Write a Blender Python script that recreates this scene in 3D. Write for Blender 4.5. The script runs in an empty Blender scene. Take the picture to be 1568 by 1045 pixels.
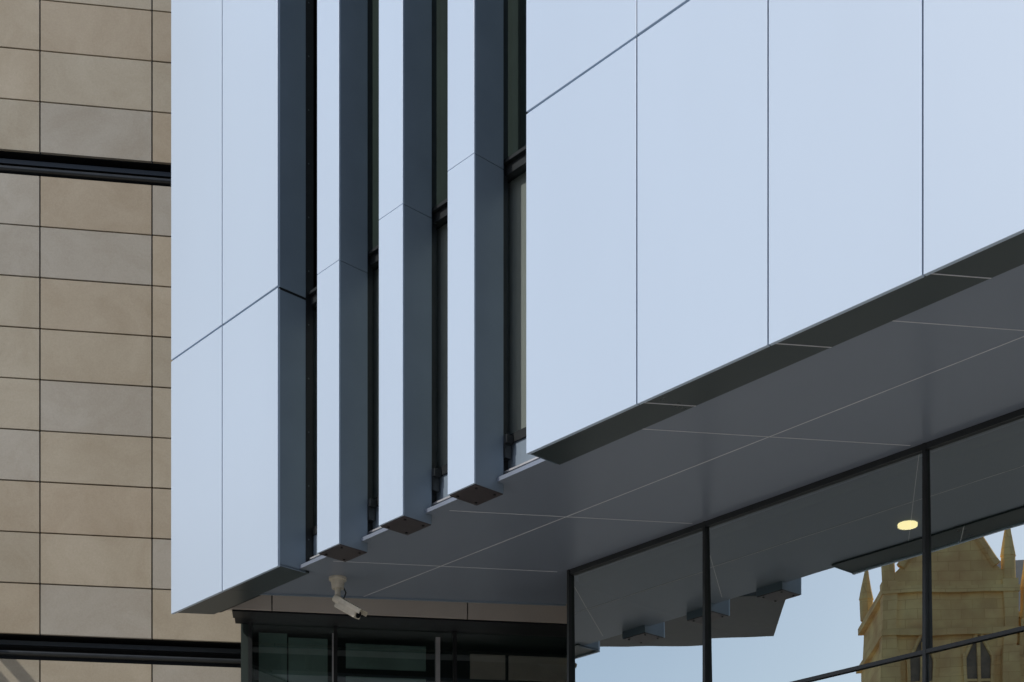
import bpy, bmesh, math, random
from mathutils import Vector, Matrix
random.seed(4)
EYE=1.6
sc=bpy.context.scene
# ---------------- site axes (metres) ----------------
P0=Vector((-4.273,18.6)); E=Vector((.6775,-.7355)); N=Vector((.7355,.6775))   # facade line / inward normal
G=Vector((.9903,.1388)); B=Vector((-.1388,.9903)); S0=Vector((-3.66,20.5))      # party-wall line / inward
SK=.6916                                                                       # skew of G in facade axes
def F(u,t,z):
    p=P0+E*u+N*t; return Vector((p.x,p.y,z+EYE))
def Q(a,b,z):
    p=S0+G*a+B*b; return Vector((p.x,p.y,z+EYE))
def XY(x,y,z): return Vector((x,y,z+EYE))
# ---------------- helpers ----------------
def empty(name):
    o=bpy.data.objects.new(name,None); sc.collection.objects.link(o); return o
def finish(bm,name,mat,parent=None,bevel=0,smooth=False):
    bmesh.ops.recalc_face_normals(bm,faces=bm.faces)
    me=bpy.data.meshes.new(name); bm.to_mesh(me); bm.free()
    o=bpy.data.objects.new(name,me); sc.collection.objects.link(o)
    for m in (mat if isinstance(mat,list) else [mat]): me.materials.append(m)
    if parent: o.parent=parent
    if bevel:
        b=o.modifiers.new('bevel','BEVEL'); b.width=bevel; b.segments=2; b.limit_method='ANGLE'
    if smooth:
        for p in me.polygons: p.use_smooth=True
    return o
def prism(bm,pts,z0,z1,fn,mi=0):
    a=[bm.verts.new(fn(p[0],p[1],z0)) for p in pts]; b=[bm.verts.new(fn(p[0],p[1],z1)) for p in pts]
    n=len(pts); fs=[bm.faces.new(a),bm.faces.new(b)]
    for i in range(n): fs.append(bm.faces.new((a[i],a[(i+1)%n],b[(i+1)%n],b[i])))
    for f in fs: f.material_index=mi
    return fs
def box(bm,u0,u1,t0,t1,z0,z1,fn=F,mi=0):
    return prism(bm,[(u0,t0),(u1,t0),(u1,t1),(u0,t1)],z0,z1,fn,mi)
def cyl(bm,p,q,r,seg=14,r2=None):
    p=Vector(p);q=Vector(q); d=q-p
    m=Matrix.Translation((p+q)/2)@d.to_track_quat('Z','Y').to_matrix().to_4x4()
    bmesh.ops.create_cone(bm,cap_ends=True,segments=seg,radius1=r,radius2=r if r2 is None else r2,depth=d.length,matrix=m)
# ---------------- materials ----------------
def mat(name,col,rough=.5,metal=0,spec=.5,var=.06,scale=3,bump=0,bscale=40,rvar=.05,streak=0):
    m=bpy.data.materials.new(name); m.use_nodes=True; nt=m.node_tree; b=nt.nodes['Principled BSDF']
    b.inputs['Metallic'].default_value=metal; b.inputs['Specular IOR Level'].default_value=spec
    tc=nt.nodes.new('ShaderNodeTexCoord'); mp=nt.nodes.new('ShaderNodeMapping')
    nt.links.new(tc.outputs['Object'],mp.inputs[0])
    if streak: mp.inputs['Scale'].default_value=(1,1,1/streak)
    n=nt.nodes.new('ShaderNodeTexNoise'); n.inputs['Scale'].default_value=scale; n.inputs['Detail'].default_value=4
    nt.links.new(mp.outputs[0],n.inputs[0])
    r=nt.nodes.new('ShaderNodeValToRGB'); r.color_ramp.elements[0].position=.3; r.color_ramp.elements[1].position=.7
    r.color_ramp.elements[0].color=[c*(1-var) for c in col]+[1]; r.color_ramp.elements[1].color=[min(1,c*(1+var)) for c in col]+[1]
    nt.links.new(n.outputs[0],r.inputs[0]); nt.links.new(r.outputs[0],b.inputs['Base Color'])
    mr=nt.nodes.new('ShaderNodeMapRange'); mr.inputs[3].default_value=max(0,rough-rvar); mr.inputs[4].default_value=rough+rvar
    nt.links.new(n.outputs[0],mr.inputs[0]); nt.links.new(mr.outputs[0],b.inputs['Roughness'])
    if bump:
        n2=nt.nodes.new('ShaderNodeTexNoise'); n2.inputs['Scale'].default_value=bscale; n2.inputs['Detail'].default_value=2
        nt.links.new(tc.outputs['Object'],n2.inputs[0])
        bp=nt.nodes.new('ShaderNodeBump'); bp.inputs['Strength'].default_value=bump; bp.inputs['Distance'].default_value=.01
        nt.links.new(n2.outputs[0],bp.inputs['Height']); nt.links.new(bp.outputs[0],b.inputs['Normal'])
    return m
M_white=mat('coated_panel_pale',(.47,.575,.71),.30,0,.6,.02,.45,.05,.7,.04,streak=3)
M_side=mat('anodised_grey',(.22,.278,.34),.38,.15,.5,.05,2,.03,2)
M_strip=mat('dark_return_metal',(.045,.06,.065),.3,.2,.5,.06,1)
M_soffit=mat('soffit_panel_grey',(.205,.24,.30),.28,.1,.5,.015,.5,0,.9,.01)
M_black=mat('black_gasket',(.012,.013,.015),.45,0,.4,.2,8)
M_bronze=mat('bronze_cap',(.075,.062,.066),.35,.4,.5,.15,12)
M_alu=mat('aluminium_trim',(.55,.56,.58),.4,.5,.5,.05,10)
M_joint=mat('joint_highlight_pale',(.66,.67,.70),.5,0,.5,.05,10)  # pale colour stands for light catching the joint edges
M_bolt=mat('bolt_steel',(.12,.13,.14),.4,.6,.5,.05,10)
M_frame=mat('dark_frame',(.03,.034,.036),.35,.2,.5,.1,8)
M_beige=mat('beige_fascia',(.56,.51,.46),.5,0,.4,.05,2)
M_blind=mat('window_blind',(.40,.395,.385),.8,0,.2,.10,4,streak=8)
M_dark=mat('interior_dark',(.03,.045,.042),.7,0,.3,.2,1.5)
M_teal=mat('lobby_teal',(.22,.33,.31),.6,0,.3,.2,1.5)
M_ceil=mat('interior_ceiling',(.07,.10,.08),.7,0,.3,.1,1)
M_roof=mat('roof_slate',(.10,.10,.11),.7,0,.3,.2,3)
M_cream=mat('camera_housing_cream',(.60,.56,.47),.45,0,.5,.12,14)
M_lens=mat('camera_lens_black',(.01,.01,.012),.1,0,.6,.1,5)
M_pave=mat('paving_stone',(.38,.36,.33),.8,0,.3,.12,1.2,.2,30)
M_asph=mat('asphalt',(.06,.06,.062),.85,0,.3,.2,3,.4,90)
M_gothic=mat('honey_limestone_sunlit',(.97,.60,.27),.9,0,.2,.25,1.1,.5,12)  # stone colour brightened and warmed to stand in for sunlight the wall lacks
def add_courses(m):
    nt=m.node_tree; b=nt.nodes['Principled BSDF']; l=b.inputs['Base Color'].links[0]; src=l.from_socket
    tc=nt.nodes.new('ShaderNodeTexCoord'); sp=nt.nodes.new('ShaderNodeSeparateXYZ'); cb=nt.nodes.new('ShaderNodeCombineXYZ')
    ad=nt.nodes.new('ShaderNodeMath'); ad.operation='ADD'
    nt.links.new(tc.outputs['Object'],sp.inputs[0]); nt.links.new(sp.outputs[0],ad.inputs[0]); nt.links.new(sp.outputs[1],ad.inputs[1])
    nt.links.new(ad.outputs[0],cb.inputs[0]); nt.links.new(sp.outputs[2],cb.inputs[1])
    br=nt.nodes.new('ShaderNodeTexBrick'); br.inputs['Scale'].default_value=1; br.inputs['Brick Width'].default_value=.7; br.inputs['Row Height'].default_value=.3
    br.inputs['Mortar Size'].default_value=.012; br.inputs['Color1'].default_value=(1,1,1,1); br.inputs['Color2'].default_value=(.86,.84,.82,1); br.inputs['Mortar'].default_value=(.8,.76,.72,1)
    nt.links.new(cb.outputs[0],br.inputs['Vector'])
    mx=nt.nodes.new('ShaderNodeMix'); mx.data_type='RGBA'; mx.blend_type='MULTIPLY'; mx.inputs[0].default_value=1
    nt.links.new(src,mx.inputs[6]); nt.links.new(br.outputs['Color'],mx.inputs[7]); nt.links.new(mx.outputs[2],b.inputs['Base Color'])
add_courses(M_gothic)
M_gwin=mat('leaded_window',(.20,.15,.10),.5,0,.4,.3,3)
M_brick=mat('dark_brick',(.085,.08,.07),.9,0,.2,.3,6,.3,30)
M_paint=mat('road_paint',(.75,.75,.72),.7,0,.3,.08,5)
def glass(name,tint,fac,refl=(.85,.92,.95),bump=.02):
    m=bpy.data.materials.new(name); m.use_nodes=True; nt=m.node_tree; nt.nodes.clear()
    o=nt.nodes.new('ShaderNodeOutputMaterial'); mx=nt.nodes.new('ShaderNodeMixShader')
    g=nt.nodes.new('ShaderNodeBsdfGlossy'); g.inputs['Roughness'].default_value=.0; g.inputs['Color'].default_value=(*refl,1)
    t=nt.nodes.new('ShaderNodeBsdfTransparent'); t.inputs['Color'].default_value=(*tint,1)
    if bump:
        tc=nt.nodes.new('ShaderNodeTexCoord'); n=nt.nodes.new('ShaderNodeTexNoise'); n.inputs['Scale'].default_value=.9; n.inputs['Detail'].default_value=1
        bp=nt.nodes.new('ShaderNodeBump'); bp.inputs['Strength'].default_value=bump; bp.inputs['Distance'].default_value=.05
        nt.links.new(tc.outputs['Object'],n.inputs[0]); nt.links.new(n.outputs[0],bp.inputs['Height']); nt.links.new(bp.outputs[0],g.inputs['Normal'])
    lw=nt.nodes.new('ShaderNodeLayerWeight'); lw.inputs[0].default_value=.5
    pw=nt.nodes.new('ShaderNodeMath'); pw.operation='POWER'; pw.inputs[1].default_value=4
    nt.links.new(lw.outputs['Facing'],pw.inputs[0])
    mr=nt.nodes.new('ShaderNodeMapRange'); mr.inputs[3].default_value=fac; mr.inputs[4].default_value=1
    nt.links.new(pw.outputs[0],mr.inputs[0]); nt.links.new(mr.outputs[0],mx.inputs[0])
    nt.links.new(t.outputs[0],mx.inputs[1]); nt.links.new(g.outputs[0],mx.inputs[2]); nt.links.new(mx.outputs[0],o.inputs[0])
    return m
M_glass=glass('reflective_glazing',(.45,.55,.46),.58,(.95,1,.96),bump=.03)
M_glass2=glass('window_glazing',(.74,.79,.77),.10,(.6,.75,.75),0)
M_glass3=glass('entrance_glazing',(.85,.90,.88),.25,(.8,.9,.9),.03)
def stone_mat():
    m=mat('sandstone_cladding',(1,1,1),.85,0,.25,.0,2,.12,60)
    nt=m.node_tree; b=nt.nodes['Principled BSDF']
    for l in list(b.inputs['Base Color'].links): nt.links.remove(l)
    at=nt.nodes.new('ShaderNodeAttribute'); at.attribute_name='tint'
    tc=nt.nodes.new('ShaderNodeTexCoord')
    n=nt.nodes.new('ShaderNodeTexNoise'); n.inputs['Scale'].default_value=1.3; n.inputs['Detail'].default_value=8; n.inputs['Roughness'].default_value=.65
    n.inputs['Distortion'].default_value=.8
    n3=nt.nodes.new('ShaderNodeTexNoise'); n3.inputs['Scale'].default_value=45; n3.inputs['Detail'].default_value=5; n3.inputs['Roughness'].default_value=.7
    nt.links.new(tc.outputs['Object'],n.inputs[0]); nt.links.new(tc.outputs['Object'],n3.inputs[0])
    r=nt.nodes.new('ShaderNodeValToRGB'); r.color_ramp.elements[0].position=.32; r.color_ramp.elements[1].position=.68
    r.color_ramp.elements[0].color=(.90,.87,.84,1); r.color_ramp.elements[1].color=(1.06,1.06,1.07,1)
    nt.links.new(n.outputs[0],r.inputs[0])
    mx=nt.nodes.new('ShaderNodeMix'); mx.data_type='RGBA'; mx.blend_type='MULTIPLY'; mx.inputs[0].default_value=1
    nt.links.new(at.outputs['Color'],mx.inputs[6]); nt.links.new(r.outputs[0],mx.inputs[7])
    r2=nt.nodes.new('ShaderNodeMapRange'); r2.inputs[3].default_value=.82; r2.inputs[4].default_value=1.18
    nt.links.new(n3.outputs[0],r2.inputs[0])
    mx2=nt.nodes.new('ShaderNodeMix'); mx2.data_type='RGBA'; mx2.blend_type='MULTIPLY'; mx2.inputs[0].default_value=1
    nt.links.new(mx.outputs[2],mx2.inputs[6]); nt.links.new(r2.outputs[0],mx2.inputs[7])
    nt.links.new(mx2.outputs[2],b.inputs['Base Color'])
    return m
M_stone=stone_mat()
def lampmat():
    m=bpy.data.materials.new('downlight_lit'); m.use_nodes=True; b=m.node_tree.nodes['Principled BSDF']
    b.inputs['Emission Color'].default_value=(1,.72,.40,1); b.inputs['Emission Strength'].default_value=5; return m
M_lamp=lampmat()

# ================= OFFICE BUILDING =================
ob=empty('office_building')
ZB,ZJ,ZJ2,ZT=5.80,8.973,13.97,15.2
ZS=5.84
gap=.006
us_l=[0,1.196,2.377]
us_r=[6.504,7.894,9.301,10.693,12.09,13.49,14.89,16.29,17.69,19.09]
bm=bmesh.new()
for us in (us_l,us_r):
    for i in range(len(us)-1):
        a=us[i]+(gap if i else 0); c=us[i+1]-(gap if i<len(us)-2 else 0)
        for (z0,z1) in ((ZB,ZJ-.012),(ZJ+.012,ZJ2-.012),(ZJ2+.012,ZT)):
            j=[random.uniform(-.002,.002) for _ in range(2)]
            prism(bm,[(a,j[0]),(c,j[1]),(c,.035),(a,.035)],z0,z1,F)
finish(bm,'facade_panels',M_white,ob,.003)
bm=bmesh.new()
prism(bm,[(.03,.037),(2.37,.037),(2.37,.5),(.36,.5)],ZS+.002,ZT-.01,F)
box(bm,6.51,19.08,.037,.5,ZS+.002,ZT-.01)
finish(bm,'panel_backing',M_black,ob)
bm=bmesh.new()
for (z0,z1) in ((ZB+.01,ZJ-.02),(ZJ+.012,ZJ2-.012),(ZJ2+.012,ZT)):
    box(bm,2.3705,2.377,.036,.385,z0,z1)
    box(bm,6.504,6.5095,.036,.385,z0,z1)
finish(bm,'bay_side_cladding',M_side,ob)
bm=bmesh.new()
box(bm,2.3705,2.384,.386,.47,ZS,ZT)
finish(bm,'edge_channel',M_black,ob)
bm=bmesh.new()
z=6.2
while z<ZT:
    cyl(bm,F(2.383,.42,z),F(2.389,.42,z),.009,8); z+=.62
finish(bm,'channel_bolts',M_bolt,ob)
# fins
fins=[(3.150,3.555,8.80),(4.257,4.657,8.93),(5.369,5.766,8.94)]
bw=bmesh.new(); bs=bmesh.new(); bc=bmesh.new(); bk=bmesh.new(); bb=bmesh.new()
ZF=5.745
for (a,c,zj) in fins:
    for (z0,z1) in ((ZF,zj-.003),(zj+.003,ZT)):
        box(bw,a,c,0,.02,z0,z1)
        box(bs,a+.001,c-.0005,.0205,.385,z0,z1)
    box(bc,a+.004,c-.004,.022,.380,ZF-.010,ZF+.001)
    for uu in (a+.06,c-.06):
        for tt in (.08,.32):
            cyl(bb,F(uu,tt,ZF-.018),F(uu,tt,ZF-.009),.014,10)
    box(bk,a+.10,c-.06,.386,.50,ZS+.09,ZT)
    box(bk,c-.1,c+.05,.385,.47,6.24,6.32); box(bk,c-.05,c+.02,.39,.47,6.10,6.24)
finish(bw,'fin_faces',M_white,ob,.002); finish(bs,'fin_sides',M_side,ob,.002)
finish(bc,'fin_caps',M_bronze,ob,.002); finish(bb,'fin_cap_screws',M_black,ob)
box(bk,1.6,6.5,.46,.56,8.93,9.10); box(bk,1.6,6.5,.42,.455,9.03,9.06)
box(bk,1.6,6.5,.48,.56,6.27,6.36)
box(bk,1.6,6.5,.48,.56,13.9,14.05)
box(bk,6.40,6.44,.46,.53,6.36,8.93)
finish(bk,'window_frames',M_frame,ob)
def quad(bm,fn,u0,u1,t,z0,z1):
    bm.faces.new([bm.verts.new(v) for v in (fn(u0,t,z0),fn(u1,t,z0),fn(u1,t,z1),fn(u0,t,z1))])
bm=bmesh.new(); quad(bm,F,1.6,6.5,.53,6.36,8.93); quad(bm,F,1.6,6.5,.53,9.1,ZT)
finish(bm,'window_panes',M_glass2,ob)
bm=bmesh.new(); box(bm,1.6,6.5,.57,.58,6.30,8.95)
finish(bm,'window_blinds',M_blind,ob)
bm=bmesh.new()
box(bm,1.6,6.5,.50,.56,5.93,6.27)
finish(bm,'sill_upstand',M_side,ob,.002)
bm=bmesh.new()
box(bm,2.40,6.5,.42,.47,5.965,5.985)
for u in (2.30,6.30): box(bm,u,u+.03,.50,.522,6.36,8.93)
finish(bm,'sill_flashing',M_alu,ob,.002)
bm=bmesh.new()
box(bm,1.6,6.5,.9,.92,5.9,ZT)
finish(bm,'room_back',M_dark,ob)
# return strip (skewed joints)
bm=bmesh.new()
def strip(u0,u1,sk0=SK,sk1=SK):
    t0,t1=.036,.434
    prism(bm,[(u0+sk0*t0,t0),(u1+sk1*t0,t0),(u1+sk1*t1,t1),(u0+sk0*t1,t1)],5.818,5.836,F)
strip(0,1.192); strip(1.199,2.377,SK,0)
strip(6.504,7.890,0); 
for i in range(1,len(us_r)-1): strip(us_r[i]+.004,us_r[i+1]-.004)
finish(bm,'return_strip',M_strip,ob)
# soffit
bm=bmesh.new()
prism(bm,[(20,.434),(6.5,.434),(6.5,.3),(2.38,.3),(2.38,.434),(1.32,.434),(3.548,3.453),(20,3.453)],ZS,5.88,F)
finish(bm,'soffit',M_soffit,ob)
bm=bmesh.new()
prism(bm,[(20,.57),(1.5,.57),(3.6,3.4),(20,3.4)],5.881,6.299,F)
finish(bm,'soffit_void',M_black,ob)
bm=bmesh.new()
w=.004
box(bm,2.07,20,1.44-w,1.44+w,ZS-.003,ZS+.002)
for uj in (3.54,5.577,8.207,10.81,13.42,16.05):
    for (ta,tb) in ((.436,1.434),(1.446,2.55)):
        ua=uj+(ta-1.44)*SK; ub=uj+(tb-1.44)*SK
        prism(bm,[(ua-w,ta),(ua+w,ta),(ub+w,tb),(ub-w,tb)],ZS-.003,ZS+.002,F)
for u in us_r[1:-1]:
    prism(bm,[(u-.004+SK*.036,.036),(u+.004+SK*.036,.036),(u+.004+SK*.43,.43),(u-.004+SK*.43,.43)],5.813,5.819,F)
finish(bm,'soffit_joint_highlights',M_joint,ob)  # thin pale strips painted in as the glint along panel joints
bm=bmesh.new()
prism(bm,[(3.548-.03,3.45),(1.32,.436),(1.32+.03,.436),(3.548,3.45)],ZS-.02,ZS+.005,F)
finish(bm,'soffit_edge_trim',M_side,ob)
bm=bmesh.new()
prism(bm,[(.632*.5688+.03,.53+.09),(1.6,.62),(1.6,.93),(6.52,.93),(6.52,.51),(19.9,.51),(19.9,14),(17.02*.5688,14)],6.3,ZT-.02,F)
finish(bm,'upper_storeys',M_side,ob)
bm=bmesh.new()
prism(bm,[(0,0),(20,0),(20,14),(9.68,14)],ZT,ZT+.15,F)
finish(bm,'roof',M_roof,ob)
bm=bmesh.new()
def PG(a,b,z):
    p=P0+G*a+B*b; return Vector((p.x,p.y,z+EYE))
for (a,c) in ((.4,1.24),(1.255,3.73),(3.745,6.22),(6.235,9)):
    box(bm,a,c,.0,.08,5.90,6.295,PG)
finish(bm,'entrance_fascia',M_beige,ob,.002)
bm=bmesh.new(); box(bm,.75,9,.085,.95,6.0,6.29,PG); box(bm,.75,9,.02,.30,5.875,5.897,PG)
finish(bm,'entrance_head',M_black,ob)
# entrance glazing
bk=bmesh.new(); bg=bmesh.new(); ba=bmesh.new()
def EG(a,b,z):
    p=Vector((-3.485,19.6))+G*a+B*b; return Vector((p.x,p.y,z+EYE))
for a in (.0,1.12,2.72,4.3,5.7): box(bk,a,a+.05,0,.1,-1.6,6.0,EG)
box(ba,2.48,2.54,-.04,.0,-1.6,5.9,EG); box(ba,1.10,1.12,-.02,0,-1.6,5.9,EG)
box(bk,.05,7,.02,.04,3.9,3.97,EG)
quad(bg,EG,.05,7,.05,-1.6,5.99)
finish(bk,'entrance_frames',M_frame,ob); finish(bg,'entrance_glass',M_glass3,ob); finish(ba,'entrance_pull_rails',M_alu,ob)
bm=bmesh.new()
for (a,c,z0,z1) in ((3.05,3.55,5.62,5.96),(3.6,4.6,5.62,5.96),(3.05,4.6,5.05,5.3)):
    box(bm,a,c,.9,.95,z0,z1,EG)
finish(bm,'entrance_lobby_panels',M_beige,ob)
bm=bmesh.new()
for (a,c,z0,z1) in ((.12,.5,5.0,6.05),(.52,1.05,5.1,6.0),(1.3,2.4,5.62,5.95),(1.3,2.4,5.25,5.5),(.3,2.4,4.3,4.7)):
    box(bm,a,c,.6,.65,z0,z1,EG)
finish(bm,'entrance_lobby_screens',M_teal,ob)
bm=bmesh.new(); box(bm,-.1,9,3.2,3.3,-1.6,6.09,EG); box(bm,-.1,0,.12,3.2,-1.6,6.09,EG); box(bm,-.1,9,.12,3.3,6.1,6.18,EG)
finish(bm,'entrance_lobby_wall',M_dark,ob)
# ground-floor curtain wall
T=2.6
mull=[4.44,6.466,9.091,11.716,14.34,16.97,19.6]
bk=bmesh.new()
for m_ in mull: box(bk,m_-.017,m_+.017,T-.005,T+.10,-1.6,ZS-.001)
box(bk,4.47,19.9,T-.0,T+.09,ZS-.06,ZS-.002)
box(bk,4.47,19.9,T-.002,T+.08,3.90,3.935)
box(bk,4.47,19.9,T-.002,T+.08,.9,.96)
finish(bk,'curtain_wall_frames',M_frame,ob)
tilt=[.008,.0145,.014,.005,.006,.006]
for i in range(len(mull)-1):
    bm=bmesh.new()
    for (z0,z1) in ((3.94,ZS-.065),(.96,3.89),(-1.6,.9)):
        k=tilt[i]; h_=k*(z1-z0)/2
        q=[F(mull[i]+.02,T+.045+h_,z0),F(mull[i+1]-.02,T+.045+h_,z0),F(mull[i+1]-.02,T+.045-h_,z1),F(mull[i]+.02,T+.045-h_,z1)]
        bm.faces.new([bm.verts.new(v) for v in q])
    finish(bm,'curtain_wall_pane_%d'%i,M_glass,ob)
bm=bmesh.new()
box(bm,4.45,19.9,9,9.1,-1.6,5.75); box(bm,4.40,4.415,T+.1,9,-1.6,5.75); box(bm,4.45,19.9,T+.6,9,-1.599,-1.58)
box(bm,4.9,19.9,T+3,T+3.1,4.6,5.68)
finish(bm,'interior_walls',M_dark,ob)
bm=bmesh.new(); box(bm,4.45,19.9,T+.16,9,5.70,5.8)
finish(bm,'interior_ceiling',M_ceil,ob)
bm=bmesh.new()
def XYto(x,y): 
    d=Vector((x,y))-P0; return d.dot(E),d.dot(N)
for (x,y) in ((4.08,15.3),(1.39,18.3),(6.2,13.6)):
    u,t=XYto(x,y); cyl(bm,F(u,t,5.675),F(u,t,5.699),.10,24)
finish(bm,'interior_downlights',M_lamp,ob)
bm=bmesh.new(); prism(bm,[(17,14),(19.9,14),(19.9,2.6),(19.8,2.6),(19.8,13.9),(9.7,13.9),(9.62,14)],-1.6,6.3,F)
finish(bm,'rear_walls',M_side,ob)

# ================= SANDSTONE BUILDING =================
sb=empty('sandstone_building')
bm=bmesh.new(); col=bm.loops.layers.float_color.new('tint')
a0=(-6.40+3.66)/G.x; a1=(-4.93+3.66)/G.x
st=a1-a0
xs=[a0-st*k for k in range(7,0,-1)]+[a0,a1,0.0]
pal=[(.43,.375,.285),(.42,.378,.295),(.415,.388,.33),(.435,.385,.295),(.41,.383,.325),(.42,.36,.27)]
def stones(z_list):
    for i in range(len(xs)-1):
        for (z0,z1) in z_list:
            c=random.choice(pal); k=random.uniform(.97,1.05)
            d=random.uniform(-.0015,.0015)
            for f in box(bm,xs[i]+.009,xs[i+1]-.009,d,.045,z0+.009,z1-.009,Q):
                for l in f.loops: l[col]=(c[0]*k,c[1]*k,c[2]*k,1)
R=.692
mid=[(5.99+R*i,5.99+R*(i+1)) for i in range(9)]
up=[(12.527+R*i,12.527+R*(i+1)) for i in range(8)]
lo=[(5.655-R*(i+1),5.655-R*i) for i in range(10)]
stones(mid+up+lo)
finish(bm,'stone_cladding',M_stone,sb,.003)
bm=bmesh.new()
for (z0,z1) in ((-1.6,5.65),(5.995,12.21),(12.53,18)): box(bm,xs[0],-.004,.046,.3,z0,z1,Q)
box(bm,xs[0]-.1,-.002,.3,14,-1.6,18.1,Q)
finish(bm,'wall_core',M_black,sb)
bm=bmesh.new()
for (z0,z1) in ((5.655,5.99),(12.216,12.527)):
    cyl(bm,Q(xs[0],.05,z0+.09),Q(-.01,.05,z0+.09),.035,14)
    box(bm,xs[0],-.01,.10,.13,z1-.12,z1-.06,Q)
finish(bm,'recess_rails',M_frame,sb)
bm=bmesh.new(); box(bm,xs[0]-.2,.2,.0,14.2,18.1,18.3,Q)
finish(bm,'roof_coping',M_alu,sb)
# added out-of-view canopy on two arms, gives the glass a flat dark reflection
bm=bmesh.new()
prism(bm,[(-9.6,13.8),(-7.0,13.8),(-7.0,17.9),(-9.3,17.9)],7.72,8.1,XY)
for x in (-9.25,-8.9): box(bm,x,x+.1,17.9,19.75,7.85,8.0,XY)
finish(bm,'added_dark_canopy',M_frame,sb,.01)

# ================= SECURITY CAMERA =================
cam_e=empty('security_camera')
bx=Vector((-2.04,17.37,ZS+EYE))
bm=bmesh.new()
cyl(bm,bx+Vector((0,0,-.001)),bx+Vector((0,0,-.03)),.105,24)
cyl(bm,bx+Vector((0,0,-.03)),bx+Vector((0,0,-.13)),.082,24,.07)
cyl(bm,bx+Vector((0,0,-.13)),bx+Vector((.0,0,-.24)),.034,16)
cyl(bm,bx+Vector((-.03,0,-.23)),bx+Vector((.04,-.02,-.29)),.05,16)
cyl(bm,bx+Vector((.0,0,-.27)),bx+Vector((.08,-.03,-.34)),.032,16)
finish(bm,'mount',M_cream,cam_e,0)
bm=bmesh.new()
bmesh.ops.create_cube(bm,size=1,matrix=Matrix.Diagonal((.34,.12,.11,1)))
h=finish(bm,'housing',M_cream,cam_e,.015)
bm=bmesh.new()
bmesh.ops.create_cube(bm,size=1,matrix=Matrix.Translation((.03,0,.068))@Matrix.Diagonal((.40,.145,.012,1)))
for s in (-1,1): bmesh.ops.create_cube(bm,size=1,matrix=Matrix.Translation((.03,s*.069,.04))@Matrix.Diagonal((.40,.008,.05,1)))
h2=finish(bm,'sun_shield',M_cream,cam_e,.004)
bm=bmesh.new(); cyl(bm,(.168,0,0),(.176,0,0),.042,20)
h3=finish(bm,'lens',M_lens,cam_e)
dirv=Vector((.70,-.42,-.50)).normalized()
rot=dirv.to_track_quat('X','Z').to_matrix().to_4x4()
for o in (h,h2,h3): o.matrix_world=Matrix.Translation(bx+Vector((.13,-.05,-.38)))@rot
bm=bmesh.new()
pts=[Vector((.03,.04,-.03)),Vector((.09,.05,-.16)),Vector((.05,.04,-.27)),Vector((.07,.0,-.33))]
for i in range(3): cyl(bm,bx+pts[i],bx+pts[i+1],.008,8)
finish(bm,'cable',M_black,cam_e)

# ================= GOTHIC STONE BUILDING (opposite) =================
gb=empty('gothic_stone_building')
GX=-30
bm=bmesh.new()
box(bm,-44,GX,-36,4.4,-1.6,12.6,XY)
box(bm,GX-.2,GX+.06,-36,4.35,12.93,13.5,XY)
box(bm,GX-.25,GX+.15,-36,4.35,13.51,13.68,XY)
box(bm,GX-.1,GX+.22,-36,4.35,12.62,12.92,XY); box(bm,GX-.1,GX+.15,-36,4.35,6.2,6.45,XY)
# tower
box(bm,-33.8,GX+.5,4.5,8.4,-1.6,14.6,XY)
for z in (6.2,10.2,12.9,14.2): box(bm,-33.95,GX+.66,4.35,8.55,z,z+.2,XY)
f0=[XY(GX+.48,4.5,14.6),XY(GX+.48,8.4,14.6),XY(GX+.48,7.9,15.1),XY(GX+.48,6.45,17.2),XY(GX+.48,5.0,15.1)]
f1=[v+Vector((-3.9,0,0)) for v in f0]
a=[bm.verts.new(v) for v in f0]; b=[bm.verts.new(v) for v in f1]
bm.faces.new(a); bm.faces.new(b)
for i in range(5): bm.faces.new((a[i],a[(i+1)%5],b[(i+1)%5],b[i]))
for s in (-1,1): cyl(bm,XY(GX+.5,6.45+s*1.5,15.05),XY(GX+.5,6.45,17.3),.14,6)
cyl(bm,XY(GX+.45,6.45,17.2),XY(GX+.45,6.45,18.1),.11,6,.03)
for (x,y) in ((GX+.4,4.6),(GX+.4,8.3),(-33.7,8.3),(-33.7,4.6)):
    if x>-32:
        box(bm,x-.28,x+.62,y-.30,y+.30,-1.6,9.4,XY); box(bm,x-.28,x+.42,y-.26,y+.26,9.4,12.4,XY); box(bm,x-.28,x+.22,y-.22,y+.22,12.4,14.6,XY)
    cyl(bm,XY(x,y,14.6),XY(x,y,15.3),.2,8); cyl(bm,XY(x,y,15.3),XY(x,y,16.5),.22,8,.02)
for yy in (5.55,7.35):
    for s in (-.42,.42): box(bm,GX+.5,GX+.62,yy+s-.05,yy+s+.05,10.6,12.3,XY)
    box(bm,GX+.5,GX+.60,yy-.05,yy+.05,10.6,12.7,XY); box(bm,GX+.5,GX+.58,yy-.4,yy+.4,11.4,11.48,XY)
    for s in (-1,1): cyl(bm,XY(GX+.56,yy+s*.45,12.1),XY(GX+.56,yy,13.05),.06,6)
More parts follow.
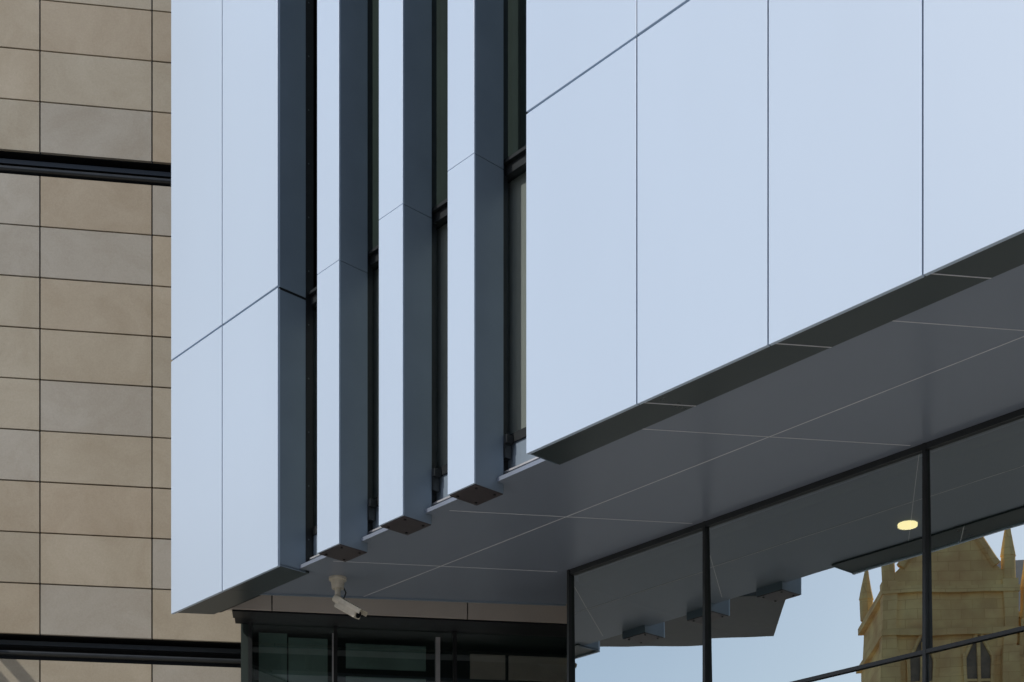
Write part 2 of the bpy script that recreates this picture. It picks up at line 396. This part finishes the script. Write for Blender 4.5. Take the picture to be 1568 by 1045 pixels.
for yc in (1.2,-7,-16,-25,-33):
    f0=[XY(GX+.25,yc-2.4,12.6),XY(GX+.25,yc+2.4,12.6),XY(GX+.25,yc,16.8)]
    f1=[v+Vector((-.6,0,0)) for v in f0]
    a=[bm.verts.new(v) for v in f0]; b=[bm.verts.new(v) for v in f1]
    bm.faces.new(a); bm.faces.new(b)
    for i in range(3): bm.faces.new((a[i],a[(i+1)%3],b[(i+1)%3],b[i]))
    for s in (-1,1):
        cyl(bm,XY(GX+.2,yc+s*2.5,12.5),XY(GX+.2,yc,16.95),.16,6)
    cyl(bm,XY(GX+.2,yc,16.9),XY(GX+.2,yc,17.7),.12,6,.03)
    for s in (-2.8,2.8):
        box(bm,GX,GX+.9,yc+s-.3,yc+s+.3,-1.6,8,XY); box(bm,GX,GX+.6,yc+s-.26,yc+s+.26,8,11.2,XY); box(bm,GX,GX+.35,yc+s-.22,yc+s+.22,11.2,13.4,XY)
        cyl(bm,XY(GX+.15,yc+s,13.4),XY(GX+.15,yc+s,14.4),.2,8); cyl(bm,XY(GX+.15,yc+s,14.4),XY(GX+.15,yc+s,15.7),.22,8,.02)
finish(bm,'stone_walls',M_gothic,gb)
bm=bmesh.new()
def arch(y,z,w,h,x=GX+.27):
    pts=[(-w/2,0),(w/2,0),(w/2,h*.6),(w*.36,h*.8),(0,h),(-w*.36,h*.8),(-w/2,h*.6)]
    vs=[bm.verts.new(XY(x,y+p[0],z+p[1])) for p in pts]; bm.faces.new(vs)
for yc in (1.2,-7,-16,-25,-33):
    arch(yc,13.2,.9,2.0)
    for dy in (-1.5,0,1.5):
        arch(yc+dy,7.2,1.0,4.4,GX+.02); arch(yc+dy,1,1.0,4,GX+.02)
for z in (1.5,7.0,10.6):
    arch(5.55,z,.8,2.3,GX+.52); arch(7.35,z,.8,2.3,GX+.52)
finish(bm,'arched_windows',M_gwin,gb)
bm=bmesh.new()
a=[bm.verts.new(XY(*p)) for p in ((-43,-36,12.7),(-31,-36,12.7),(-37,-36,17.5),(-43,4.3,12.7),(-31,4.3,12.7),(-37,4.3,17.5))]
for f in ((0,1,2),(3,4,5),(0,2,5,3),(1,2,5,4)): bm.faces.new([a[i] for i in f])
finish(bm,'slate_roof',M_roof,gb)

# ================= BRICK BUILDING (behind the viewpoint) =================
rb=empty('brick_building')
bm=bmesh.new(); box(bm,-16,34,-44,-28,-1.6,27,XY); box(bm,-16.3,34.3,-44.3,-27.7,27,27.5,XY)
finish(bm,'brick_walls',M_brick,rb)
bm=bmesh.new()
for i in range(12):
    for k in range(8):
        x=-14+i*4; z=0+k*3.3
        box(bm,x,x+2.2,-28,-27.97,z,z+1.9,XY)
finish(bm,'window_openings',M_dark,rb)

# ================= GROUND =================
bm=bmesh.new(); 
vs=[bm.verts.new((x,y,0)) for x,y in ((-900,-900),(900,-900),(900,900),(-900,900))]; bm.faces.new(vs)
finish(bm,'ground',M_pave)
bm=bmesh.new(); vs=[bm.verts.new((x,y,.004)) for x,y in ((-26,-200),(-18,-200),(-18,200),(-26,200))]; bm.faces.new(vs)
finish(bm,'road',M_asph)
bm=bmesh.new()
y=-80
while y<80:
    vs=[bm.verts.new((x,yy,.008)) for x,yy in ((-22.06,y),(-21.94,y),(-21.94,y+3),(-22.06,y+3))]; bm.faces.new(vs); y+=6
finish(bm,'road_marking',M_paint)
bm=bmesh.new()
for x in (-18,-26.2): box(bm,x,x+.2,-200,200,-1.6,-1.48,XY)
finish(bm,'kerb',M_pave)

# ================= LIGHT =================
el=math.radians(42); sd=Vector((-.80,-.60,0)).normalized()
sv=Vector((sd.x*math.cos(el),sd.y*math.cos(el),math.sin(el)))
w=bpy.data.worlds.new('World'); sc.world=w; w.use_nodes=True; nt=w.node_tree
sky=nt.nodes.new('ShaderNodeTexSky'); sky.sky_type='NISHITA'; sky.sun_disc=False
sky.sun_elevation=el; sky.sun_rotation=math.atan2(sv.x,sv.y); sky.dust_density=1.6; sky.ozone_density=1.5
bg=nt.nodes['Background']; bg.inputs[1].default_value=.15
nt.links.new(sky.outputs[0],bg.inputs[0])
L=bpy.data.lights.new('sun','SUN'); L.energy=2.6; L.angle=math.radians(.5); L.color=(1,.95,.88)
lo_=bpy.data.objects.new('sun',L); sc.collection.objects.link(lo_)
lo_.rotation_euler=(-sv).to_track_quat('-Z','Y').to_euler(); lo_.location=(-30,-20,40)
# ================= CAMERA =================
c=bpy.data.cameras.new('camera'); co=bpy.data.objects.new('camera',c); sc.collection.objects.link(co)
co.location=(0,0,EYE); co.rotation_euler=(math.radians(90),0,0)
c.sensor_width=36; c.lens=52.16; c.shift_y=.7184; c.clip_start=.1; c.clip_end=3000
sc.camera=co
sc.view_settings.view_transform='Standard'; sc.view_settings.look='None'; sc.view_settings.exposure=0
